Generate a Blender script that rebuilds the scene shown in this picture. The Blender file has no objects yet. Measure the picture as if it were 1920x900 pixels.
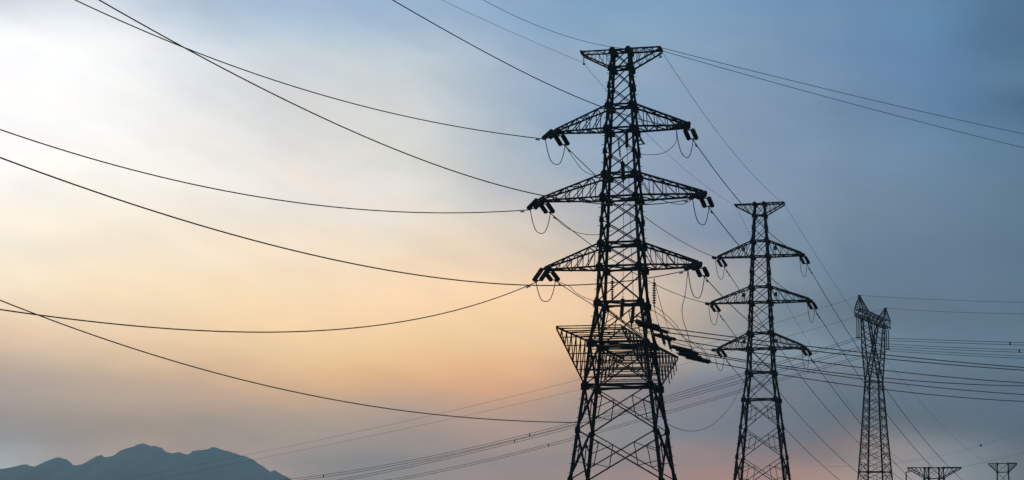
import bpy, math, random
import numpy as np
from mathutils import Vector, Matrix, noise as mnoise

random.seed(7)
R = math.radians
C = bpy.context.scene.collection
sc = bpy.context.scene

# ------------------------------------------------------------------ camera
F = 3500.0                     # focal length in photo pixels (photo is 1920 wide)
HOR, PPY = 954.0, 700.0        # horizon row, principal point row (cropped photo)
CAMZ = 1.7
TH = math.atan((HOR - PPY) / F)
cam_d = bpy.data.cameras.new('camera')
cam = bpy.data.objects.new('camera', cam_d); C.objects.link(cam)
cam.location = (0, 0, CAMZ)
cam.rotation_euler = (math.pi / 2 + TH, 0, 0)
cam_d.sensor_width = 36.0
cam_d.lens = 36.0 * F / 1920.0
cam_d.shift_y = (PPY - 450.0) / 1920.0
cam_d.clip_start = 0.5
cam_d.clip_end = 60000.0
sc.camera = cam
RGT = Vector((1, 0, 0)); FWD = Vector((0, math.cos(TH), math.sin(TH))); UP = Vector((0, -math.sin(TH), math.cos(TH)))
CP = Vector((0, 0, CAMZ))

def ray(px, py):
    return FWD + RGT * ((px - 960.0) / F) + UP * ((PPY - py) / F)

def at(px, py, Y):
    d = ray(px, py)
    return CP + d * (Y / d.y)

# ------------------------------------------------------------------ view
sc.view_settings.view_transform = 'Standard'
sc.view_settings.look = 'None'
sc.view_settings.exposure = 0.0
sc.view_settings.gamma = 1.0
sc.view_settings.use_curve_mapping = False
sc.cycles.use_denoising = True
sc.cycles.max_bounces = 4
sc.cycles.diffuse_bounces = 2
sc.cycles.volume_bounces = 1

# ------------------------------------------------------------------ sky (world) and sun
SUN_AZ, SUN_EL = math.atan((60 - 960) / F), math.atan((HOR - 120) / F)   # hidden behind the bright cloud

def lin(c):
    c = c / 255.0
    return c / 12.92 if c <= 0.04045 else ((c + 0.055) / 1.055) ** 2.4

SKYX = [0, 160, 320, 480, 640, 800, 960, 1120, 1280, 1440, 1520, 1600, 1760, 1920]
SKY = {
 0: [(185.2,193.4,197.8),(246.4,250.3,253.9),(161.7,184.1,210.9),(181.7,200.3,225.7),(163.3,186.8,218.9),(157.0,187.2,216.6),(141.8,173.1,210.1),(135.6,167.8,199.7),(131.2,163.5,190.4),(117.2,155.6,196.7),(112.0,152.3,191.7),(109.7,142.5,177.0),(103.1,143.2,182.4),(81.5,118.9,155.0)],
 55: [(239.8,250.2,265.6),(269.6,272.4,273.8),(199.0,208.3,211.8),(208.1,225.5,237.8),(192.0,211.4,224.1),(178.9,194.2,216.9),(123.1,168.6,207.8),(133.1,173.8,209.0),(146.7,181.1,212.2),(120.5,146.6,173.9),(131.8,159.1,187.1),(116.3,145.3,180.2),(96.1,148.3,188.1),(85.3,115.2,147.5)],
 110: [(289.7,287.0,271.0),(275.3,265.5,256.0),(238.4,259.0,275.9),(232.9,217.1,200.3),(215.1,234.9,247.0),(229.3,235.9,230.7),(169.3,186.0,212.9),(155.4,177.6,204.6),(151.7,175.1,199.0),(113.8,147.1,181.7),(105.9,141.5,184.5),(101.4,135.5,177.9),(111.2,140.7,185.5),(68.5,108.0,145.7)],
 165: [(239.4,248.1,275.8),(291.5,289.0,283.7),(264.4,249.0,232.4),(197.5,216.5,233.1),(240.1,228.9,211.1),(178.1,198.6,219.8),(183.2,193.6,202.7),(154.5,178.3,198.3),(138.2,167.8,195.0),(134.0,154.0,180.6),(139.4,166.0,192.8),(114.0,148.0,182.0),(99.1,133.5,173.2),(103.2,143.2,168.6)],
 220: [(313.4,297.3,281.3),(235.8,245.7,249.2),(265.3,271.6,277.0),(271.3,252.4,230.5),(216.0,219.2,225.2),(262.0,263.1,255.4),(139.2,166.2,196.2),(143.9,169.3,199.3),(158.9,176.8,203.2),(122.5,145.5,176.7),(103.1,122.2,150.8),(120.8,143.8,172.1),(89.6,133.8,183.1),(46.6,60.9,90.2)],
 275: [(246.3,255.6,266.3),(306.6,290.1,271.1),(274.1,260.0,249.1),(234.0,240.2,243.6),(254.9,237.9,214.6),(206.7,215.6,215.5),(198.9,211.4,227.3),(169.9,185.0,201.9),(156.8,166.9,178.8),(137.0,162.2,192.3),(139.2,171.9,201.3),(114.1,133.7,155.2),(122.8,153.5,181.8),(83.9,127.8,159.7)],
 330: [(306.7,293.3,283.4),(255.2,262.8,264.2),(269.4,270.6,259.3),(296.3,275.6,254.7),(249.6,249.3,244.8),(254.5,238.4,221.3),(161.6,192.2,213.4),(147.9,174.7,201.7),(147.6,163.6,192.2),(137.3,154.8,183.2),(131.4,153.9,177.4),(123.7,153.1,186.1),(110.8,143.0,168.3),(93.9,121.1,156.9)],
 385: [(261.9,256.3,243.7),(271.1,261.5,246.4),(281.2,274.0,268.1),(220.4,229.7,225.7),(272.2,261.1,254.8),(267.0,258.0,238.6),(236.6,219.5,204.2),(186.1,190.0,197.5),(163.8,173.2,190.1),(147.7,162.3,186.3),(135.4,155.7,183.2),(112.4,133.8,157.0),(116.3,138.6,163.0),(90.7,118.1,132.3)],
 440: [(300.3,278.0,254.4),(298.4,278.3,242.1),(248.9,245.8,229.9),(297.9,264.8,230.2),(251.7,240.1,216.6),(279.8,252.4,225.3),(271.0,245.2,211.4),(181.3,192.7,201.4),(116.2,148.2,189.1),(116.7,142.4,170.4),(125.6,145.8,158.7),(123.1,145.5,169.6),(101.9,128.7,159.1),(99.6,124.9,148.1)],
 495: [(263.3,255.0,228.1),(255.5,236.9,223.0),(300.1,279.1,247.7),(280.4,257.4,225.5),(280.9,258.3,225.9),(246.6,225.3,190.5),(270.2,232.6,190.9),(243.1,214.7,182.4),(177.4,180.9,185.3),(138.2,154.7,174.5),(128.5,149.8,174.4),(105.8,127.8,153.1),(110.4,133.1,151.4),(78.6,103.6,133.1)],
 550: [(309.5,273.2,229.7),(304.7,271.8,211.7),(282.3,254.7,209.5),(290.3,256.9,205.0),(300.1,254.6,198.4),(300.5,258.5,215.3),(298.6,248.6,194.8),(298.6,240.8,191.3),(248.5,220.5,191.7),(148.7,161.6,174.9),(135.7,154.3,171.2),(113.2,132.9,147.8),(113.1,136.3,163.8),(106.9,137.0,156.7)],
 605: [(276.4,247.6,205.1),(289.1,242.3,202.4),(289.3,255.0,207.4),(294.5,251.3,188.9),(302.4,260.0,210.4),(306.1,245.0,168.8),(274.4,243.4,188.1),(274.1,236.4,183.4),(219.6,187.5,156.8),(129.5,132.7,139.8),(112.8,116.8,125.6),(103.4,109.0,119.7),(97.9,104.6,115.8),(84.7,110.0,129.3)],
 660: [(264.2,206.2,175.9),(276.2,246.3,189.1),(289.3,231.4,168.8),(291.6,248.6,190.6),(283.5,234.7,145.5),(287.3,242.6,173.4),(288.2,228.9,160.7),(280.1,221.9,160.7),(225.3,211.1,196.3),(177.1,191.0,202.1),(170.2,192.7,211.7),(134.1,162.8,184.7),(110.6,143.1,164.6),(119.7,139.7,156.7)],
 715: [(186.8,181.5,164.4),(204.9,170.0,155.3),(249.8,203.3,154.2),(273.8,214.8,152.9),(303.0,229.2,153.0),(284.3,203.4,130.0),(324.3,217.7,125.6),(176.5,156.3,134.3),(72.0,100.8,144.9),(93.7,102.8,130.3),(127.9,110.4,119.9),(118.6,112.0,125.7),(113.7,117.1,137.1),(76.7,91.3,113.8)],
 770: [(250.4,204.2,188.1),(263.9,231.9,191.5),(256.0,211.0,181.5),(249.9,209.1,169.8),(225.3,192.4,162.2),(231.9,199.7,170.7),(264.5,195.3,145.0),(218.0,178.0,155.6),(191.2,161.0,158.2),(162.9,153.6,153.8),(143.3,150.6,153.0),(124.3,134.4,144.3),(113.5,125.4,140.5),(118.9,134.3,155.5)],
 825: [(133.6,104.9,75.8),(150.0,135.4,108.8),(152.3,134.4,107.3),(175.7,173.1,148.1),(265.2,223.1,185.8),(189.4,157.4,131.2),(264.4,204.4,174.2),(148.7,169.1,169.8),(76.0,134.2,162.1),(30.1,80.9,122.8),(8.1,48.0,95.4),(1.5,8.9,29.0),(0.4,0.7,3.7),(6.4,38.9,97.3)],
 880: [(366.6,366.6,363.6),(366.6,293.2,246.8),(366.6,287.4,242.0),(366.6,283.5,237.1),(203.0,179.8,157.1),(291.3,240.5,209.5),(277.4,214.5,168.0),(301.7,218.0,166.1),(323.1,217.1,160.0),(330.4,215.0,155.7),(349.2,232.9,151.6),(355.6,272.4,217.0),(293.5,286.7,289.3),(168.4,137.1,98.7)],
}
for k in (-55, -110): SKY[k] = SKY[0]
for k in (935, 990): SKY[k] = SKY[880]

world = bpy.data.worlds.new('World'); sc.world = world
world.use_nodes = True
nt = world.node_tree; nt.nodes.clear()
def N(t, **k):
    n = nt.nodes.new(t)
    for a, b in k.items(): setattr(n, a, b)
    return n
def L(a, b): nt.links.new(a, b)
def MA(op, a, b=None, c=None):
    n = N('ShaderNodeMath', operation=op)
    for i, v in enumerate((a, b, c)):
        if v is None: continue
        if isinstance(v, (int, float)): n.inputs[i].default_value = v
        else: L(v, n.inputs[i])
    return n.outputs[0]

tc = N('ShaderNodeTexCoord')
sep = N('ShaderNodeSeparateXYZ'); L(tc.outputs['Generated'], sep.inputs[0])
az0 = MA('ARCTAN2', sep.outputs[0], sep.outputs[1])
el0 = MA('ARCSINE', sep.outputs[2])
# soft cloud wander: streaky noise over (azimuth, elevation)
cv = N('ShaderNodeCombineXYZ'); L(az0, cv.inputs[0]); L(MA('MULTIPLY', el0, 2.2), cv.inputs[1])
def noise_node(scale, detail, rough, off):
    mp = N('ShaderNodeVectorMath', operation='ADD'); L(cv.outputs[0], mp.inputs[0]); mp.inputs[1].default_value = off
    n = N('ShaderNodeTexNoise'); L(mp.outputs[0], n.inputs['Vector'])
    n.inputs['Scale'].default_value = scale; n.inputs['Detail'].default_value = detail; n.inputs['Roughness'].default_value = rough
    return n.outputs['Fac']
nA = noise_node(9.0, 4.0, 0.5, (3.1, 0.4, 0.0))
nB = noise_node(11.0, 4.0, 0.5, (9.7, 5.4, 2.0))
nC = noise_node(26.0, 5.0, 0.55, (1.7, 8.4, 4.0))
# long thin streaks leaning down to the right
sv0 = N('ShaderNodeCombineXYZ')
L(MA('ADD', MA('MULTIPLY', az0, 0.94), MA('MULTIPLY', el0, -0.34)), sv0.inputs[0])
L(MA('MULTIPLY', MA('ADD', MA('MULTIPLY', az0, 0.34), MA('MULTIPLY', el0, 0.94)), 4.5), sv0.inputs[1])
def streak(scale, off, detail=5.0):
    mp = N('ShaderNodeVectorMath', operation='ADD'); L(sv0.outputs[0], mp.inputs[0]); mp.inputs[1].default_value = off
    n = N('ShaderNodeTexNoise'); L(mp.outputs[0], n.inputs['Vector'])
    n.inputs['Scale'].default_value = scale; n.inputs['Detail'].default_value = detail; n.inputs['Roughness'].default_value = 0.55
    return n.outputs['Fac']
nD = streak(9.0, (2.2, 7.1, 0.5)); nE = streak(7.0, (6.1, 1.3, 3.5), 3.0)
az = MA('ADD', az0, MA('MULTIPLY', MA('SUBTRACT', nA, 0.5), 0.055))
el = MA('ADD', el0, MA('MULTIPLY', MA('SUBTRACT', nB, 0.5), 0.022))
fac = MA('ADD', MA('DIVIDE', az, 0.7), 0.5)
num = None; den = None
SIG = 38.0 / F
for y in sorted(SKY):
    ramp = N('ShaderNodeValToRGB'); L(fac, ramp.inputs[0])
    cr = ramp.color_ramp; cr.interpolation = 'B_SPLINE'
    cols = SKY[y]
    xs = [-160] + SKYX + [2080]; cols = [cols[0]] + list(cols) + [cols[-1]]
    for i, (x, c) in enumerate(zip(xs, cols)):
        p = math.atan((x - 960) / F) / 0.7 + 0.5
        e = cr.elements[i] if i < 2 else cr.elements.new(p)
        e.position = p
        e.color = (lin(c[0])*.4, lin(c[1])*.4, lin(c[2])*.4, 1)
    d = MA('DIVIDE', MA('SUBTRACT', el, math.atan((HOR - y) / F)), SIG)
    w = MA('EXPONENT', MA('MULTIPLY', MA('MULTIPLY', d, d), -0.5))
    w = MA('ADD', w, 1e-6)
    sv = N('ShaderNodeVectorMath', operation='SCALE'); L(ramp.outputs[0], sv.inputs[0]); L(w, sv.inputs[3])
    if num is None: num, den = sv.outputs[0], w
    else:
        ad = N('ShaderNodeVectorMath', operation='ADD'); L(num, ad.inputs[0]); L(sv.outputs[0], ad.inputs[1])
        num = ad.outputs[0]; den = MA('ADD', den, w)
cloud = N('ShaderNodeVectorMath', operation='SCALE'); L(num, cloud.inputs[0])
bright = MA('ADD', MA('ADD', MA('MULTIPLY', MA('SUBTRACT', nC, 0.5), 0.30), MA('MULTIPLY', MA('SUBTRACT', nD, 0.5), 0.6)), 2.5)
L(MA('DIVIDE', bright, den), cloud.inputs[3])
hue = N('ShaderNodeCombineXYZ'); hs = MA('MULTIPLY', MA('SUBTRACT', nE, 0.5), 0.22)
L(MA('ADD', hs, 1.0), hue.inputs[0]); hue.inputs[1].default_value = 1.0; L(MA('SUBTRACT', 1.0, hs), hue.inputs[2])
tint = N('ShaderNodeVectorMath', operation='MULTIPLY'); L(cloud.outputs[0], tint.inputs[0]); L(hue.outputs[0], tint.inputs[1]); cloud = tint
# the clear dusk sky everywhere else
sky = N('ShaderNodeTexSky', sky_type='NISHITA', sun_disc=False)
sky.sun_elevation = SUN_EL
sky.sun_rotation = SUN_AZ
sky.altitude = 0; sky.air_density = 1.0; sky.dust_density = 2.5; sky.ozone_density = 2.0
skys = N('ShaderNodeVectorMath', operation='SCALE'); L(sky.outputs[0], skys.inputs[0]); skys.inputs[3].default_value = 0.08
daz = MA('SUBTRACT', MA('ABSOLUTE', az0), 0.30)
del_ = MA('SUBTRACT', el0, 0.30)
m1 = N('ShaderNodeMapRange', interpolation_type='SMOOTHSTEP'); L(daz, m1.inputs[0]); m1.inputs[1].default_value = 0.0; m1.inputs[2].default_value = 0.45
m2 = N('ShaderNodeMapRange', interpolation_type='SMOOTHSTEP'); L(del_, m2.inputs[0]); m2.inputs[1].default_value = 0.0; m2.inputs[2].default_value = 0.45
out_f = MA('MAXIMUM', m1.outputs[0], m2.outputs[0])
mix = N('ShaderNodeMix', data_type='RGBA'); L(out_f, mix.inputs[0]); L(cloud.outputs[0], mix.inputs[6]); L(skys.outputs[0], mix.inputs[7])
bg = N('ShaderNodeBackground'); L(mix.outputs[2], bg.inputs[0]); bg.inputs[1].default_value = 1.0
wo = N('ShaderNodeOutputWorld'); L(bg.outputs[0], wo.inputs[0])

sun_d = bpy.data.lights.new('sun', 'SUN'); sun = bpy.data.objects.new('sun', sun_d); C.objects.link(sun)
sun_d.energy = 0.5; sun_d.angle = R(14); sun_d.color = (1.0, 0.86, 0.68)
sdir = Vector((math.sin(SUN_AZ) * math.cos(SUN_EL), math.cos(SUN_AZ) * math.cos(SUN_EL), math.sin(SUN_EL)))
sun.rotation_euler = sdir.to_track_quat('Z', 'Y').to_euler()
sun.location = sdir * 300

# ------------------------------------------------------------------ materials
def material(name, base, rough=0.6, metal=0.0, var=0.3, scale=3.0, spec=0.3):
    m = bpy.data.materials.new(name); m.use_nodes = True
    t = m.node_tree; b = t.nodes['Principled BSDF']
    tx = t.nodes.new('ShaderNodeTexCoord'); n = t.nodes.new('ShaderNodeTexNoise')
    n.inputs['Scale'].default_value = scale; n.inputs['Detail'].default_value = 5
    t.links.new(tx.outputs['Object'], n.inputs['Vector'])
    r = t.nodes.new('ShaderNodeValToRGB')
    lo, hi = 1 - var, 1 + var
    r.color_ramp.elements[0].position = 0.3; r.color_ramp.elements[1].position = 0.7
    r.color_ramp.elements[0].color = (base[0]*lo, base[1]*lo, base[2]*lo, 1)
    r.color_ramp.elements[1].color = (base[0]*hi, base[1]*hi, base[2]*hi, 1)
    t.links.new(n.outputs['Fac'], r.inputs[0]); t.links.new(r.outputs[0], b.inputs['Base Color'])
    b.inputs['Roughness'].default_value = rough; b.inputs['Metallic'].default_value = metal
    b.inputs['Specular IOR Level'].default_value = spec
    return m
STEEL = material('weathered_galvanised_steel', (0.022, 0.033, 0.034), 0.7, 0.0, 0.35, 2.0, 0.2)
DARKSTEEL = material('far_tower_steel', (0.026, 0.036, 0.037), 0.7, 0.0, 0.3, 2.0, 0.2)
PORCELAIN = material('brown_glazed_porcelain', (0.020, 0.022, 0.022), 0.5, 0.0, 0.3, 6.0, 0.2)
WIRE = material('stranded_aluminium_cable', (0.17, 0.115, 0.065), 0.55, 0.3, 0.2, 1.0, 0.2)  # warm brown halo of the sunset glow put into the base colour
EARTHW = material('thin_steel_cable', (0.10, 0.105, 0.11), 0.6, 0.0, 0.2, 1.0, 0.2)
PLATE = material('painted_plate', (0.10, 0.10, 0.10), 0.6, 0.0, 0.2, 4.0, 0.2)
GRASS = material('dry_field', (0.060, 0.065, 0.035), 0.95, 0.0, 0.45, 0.02, 0.05)
FOREST = material('forested_slope', (0.036, 0.052, 0.042), 0.95, 0.0, 0.2, 0.004, 0.05)

# ------------------------------------------------------------------ mesh helpers
class MB:
    def __init__(s): s.v = []; s.f = []
    def prism(s, p, q, prof, ref):
        p = Vector(p); q = Vector(q); ax = q - p
        if ax.length < 1e-5: return
        ax.normalize(); ref = Vector(ref)
        a = ref - ax * ref.dot(ax)
        if a.length < 1e-3:
            ref = Vector((0.31, 0.92, 0.21)); a = ref - ax * ref.dot(ax)
        a.normalize(); b = ax.cross(a)
        n = len(prof); o = len(s.v)
        for base in (p, q):
            for (x, y) in prof: s.v.append(base + a * x + b * y)
        for i in range(n):
            j = (i + 1) % n
            s.f.append((o + i, o + j, o + n + j, o + n + i))
        s.f.append(tuple(o + i for i in reversed(range(n)))); s.f.append(tuple(o + n + i for i in range(n)))
    def bar(s, p, q, w, h=None, ref=(0, 0, 1)):
        h = h or w; x, y = w / 2, h / 2
        s.prism(p, q, [(-x, -y), (x, -y), (x, y), (-x, y)], ref)
    def angle(s, p, q, w, ref, t=None):           # rolled steel angle section
        t = t or w * 0.14
        o = -w * 0.3
        s.prism(p, q, [(o, o), (o + w, o), (o + w, o + t), (o + t, o + t), (o + t, o + w), (o, o + w)], ref)
    def plate(s, c, n, w, h, t):                  # upright gusset plate, normal n (horizontal)
        c = Vector(c); n = Vector(n).normalized()
        s.prism(c - n * t / 2, c + n * t / 2, [(-h/2, -w/2), (-h/2, w/2), (h/6, w/2), (h/2, w/5), (h/2, -w/5), (h/6, -w/2)], (0, 0, 1))
    def tube(s, pts, r, seg=6):
        pts = [Vector(p) for p in pts]; n = len(pts); o = len(s.v)
        prev = None
        for i, p in enumerate(pts):
            tg = (pts[min(i + 1, n - 1)] - pts[max(i - 1, 0)]).normalized()
            ref = Vector((0, 0, 1)) if prev is None else prev
            a = ref - tg * ref.dot(tg)
            if a.length < 1e-3: a = Vector((1, 0, 0)) - tg * tg.x
            a.normalize(); prev = a; b = tg.cross(a)
            for k in range(seg):
                g = 2 * math.pi * k / seg
                s.v.append(p + a * (r * math.cos(g)) + b * (r * math.sin(g)))
        for i in range(n - 1):
            for k in range(seg):
                k2 = (k + 1) % seg
                s.f.append((o + i*seg + k, o + i*seg + k2, o + (i+1)*seg + k2, o + (i+1)*seg + k))
        s.f.append(tuple(o + k for k in reversed(range(seg)))); s.f.append(tuple(o + (n-1)*seg + k for k in range(seg)))
    def lathe(s, prof, seg=10, axis='X'):         # prof: (along, radius)
        o = len(s.v); n = len(prof)
        for (x, r) in prof:
            for k in range(seg):
                g = 2 * math.pi * k / seg
                s.v.append(Vector((x, r * math.cos(g), r * math.sin(g))))
        for i in range(n - 1):
            for k in range(seg):
                k2 = (k + 1) % seg
                s.f.append((o + i*seg + k, o + (i+1)*seg + k, o + (i+1)*seg + k2, o + i*seg + k2))
        s.f.append(tuple(o + k for k in range(seg))); s.f.append(tuple(o + (n-1)*seg + k for k in reversed(range(seg))))
    def mesh(s, name, mat, smooth=False):
        me = bpy.data.meshes.new(name); me.from_pydata([tuple(v) for v in s.v], [], s.f)
        me.materials.append(mat)
        if smooth:
            me.polygons.foreach_set('use_smooth', [True] * len(me.polygons))
        me.update(); return me
    def build(s, name, mat, parent=None, smooth=False):
        return put(name, s.mesh(name, mat, smooth), parent)

def put(name, me, parent=None):
    o = bpy.data.objects.new(name, me); C.objects.link(o)
    if parent: o.parent = parent
    return o
def tag(o, label=None, cat=None, group=None, kind=None):
    if label: o['label'] = label
    if cat: o['category'] = cat
    if group: o['group'] = group
    if kind: o['kind'] = kind
    return o
def empty(name, loc, rz=0.0):
    o = bpy.data.objects.new(name, None); C.objects.link(o)
    o.location = loc; o.rotation_euler = (0, 0, rz); o.empty_display_size = 1.0
    return o

# ------------------------------------------------------------------ ground and mountains
def gz(x, y):
    t = min(1.0, max(0.0, (y - 290.0) / 130.0)); t = t * t * (3 - 2 * t)
    u = min(1.0, max(0.0, (x - 20) / 60.0)); u = u * u * (3 - 2 * u)
    fade = min(1.0, max(0.0, (math.hypot(x, y) - 8) / 60.0))
    return -24.0 * t * (0.35 + 0.65 * u) - fade * 0.5 * (1 + mnoise.noise(Vector((x * .01, y * .01, 0))))
gb = MB()
xs = sorted(set([-13000, -9000, -6000, -4000, -2500, -1500, -900, -600] + list(range(-400, 420, 20)) + [600, 900, 1500, 2500, 4000, 6000, 9000, 13000]))
ys = sorted(set([-3000, -1500, -800, -400] + list(range(-200, 620, 20)) + [700, 850, 1100, 1500, 2200, 3200, 4500, 6500, 9000, 12500]))
for y in ys:
    for x in xs: gb.v.append(Vector((x, y, gz(x, y))))
nx = len(xs)
for j in range(len(ys) - 1):
    for i in range(nx - 1):
        gb.f.append((j*nx + i, j*nx + i + 1, (j+1)*nx + i + 1, (j+1)*nx + i))
tag(gb.build('ground', GRASS, None, True), kind='structure')

MD = 8500.0
ridge_px = [(-420, 905), (-300, 886), (-200, 893), (-120, 870), (-60, 884), (0, 879), (25, 878), (46, 870), (60, 873), (72, 878), (84, 870), (100, 860), (113, 858), (127, 862), (138, 872), (152, 871),
            (168, 864), (180, 857), (191, 854), (196, 858), (208, 856), (222, 848), (236, 841), (255, 835), (268, 831), (280, 836), (300, 838), (312, 846), (322, 850), (338, 848), (350, 853),
            (364, 846), (385, 844), (402, 838), (412, 843), (432, 846), (452, 854), (472, 861), (490, 872), (508, 884), (514, 882), (530, 890), (546, 899), (570, 911), (610, 922), (660, 935), (720, 946), (800, 953), (900, 955)]
rx = np.array([p[0] for p in ridge_px], float); ry = np.array([p[1] for p in ridge_px], float)
mb = MB(); NXm, NYm = 520, 35
mx = np.linspace(-420, 900, NXm)
for j in range(NYm):
    v = -1 + 2 * j / (NYm - 1)
    for i, px in enumerate(mx):
        py = float(np.interp(px, rx, ry))
        hgt = (HOR - py) / F * MD
        X = (px - 960) / F * MD
        g = max(0.0, 1 - abs(v) ** 1.15)
        nn = mnoise.fractal(Vector((X * .0022, v * 3.1, 1.3)), 1.0, 2.0, 5)
        crest = math.exp(-(v / 0.06) ** 2)
        h = hgt * g * (1 - (1 - crest) * 0.28 * abs(nn)) + crest * (5.0 * mnoise.noise(Vector((X * .013, 0, 0))) + 4.5 * mnoise.noise(Vector((X * .034, 7, 0))) + 3.0 * mnoise.noise(Vector((X * .08, 3, 0)))) * min(1, hgt / 60)
        off = 260 * mnoise.noise(Vector((X * .0011, 5.1, 0)))
        mb.v.append(Vector((X * (1 + v * 0.12), MD + v * 2400 + off * (1 - abs(v)) * (1 - crest), CAMZ + h - (1 - g) * 60 if h > 0 else -60)))
for j in range(NYm - 1):
    for i in range(NXm - 1):
        mb.f.append((j*NXm + i, j*NXm + i + 1, (j+1)*NXm + i + 1, (j+1)*NXm + i))
tag(mb.build('mountains', FOREST, None, True), kind='structure')

# the evening haze that greys the far mountains
HAZE = bpy.data.materials.new('evening_haze'); HAZE.use_nodes = True
ht = HAZE.node_tree; ht.nodes.clear()
pv = ht.nodes.new('ShaderNodeVolumePrincipled'); ho = ht.nodes.new('ShaderNodeOutputMaterial')
pv.inputs['Color'].default_value = (0.47, 0.79, 1.0, 1); pv.inputs["Density"].default_value = 1.4e-4
pv.inputs['Anisotropy'].default_value = 0.3
ht.links.new(pv.outputs[0], ho.inputs['Volume'])
hb = MB()
x0, x1, y0, y1, z0, z1 = -13200, 13200, -3200, 12700, -70, 330
hb.v = [Vector(p) for p in ((x0,y0,z0),(x1,y0,z0),(x1,y1,z0),(x0,y1,z0),(x0,y0,z1),(x1,y0,z1),(x1,y1,z1),(x0,y1,z1))]
hb.f = [(0,3,2,1),(4,5,6,7),(0,1,5,4),(1,2,6,5),(2,3,7,6),(3,0,4,7)]
tag(hb.build('haze', HAZE), kind='stuff')

# ------------------------------------------------------------------ lattice tower
def lerp(a, b, t): return Vector(a) * (1 - t) + Vector(b) * t

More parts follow.
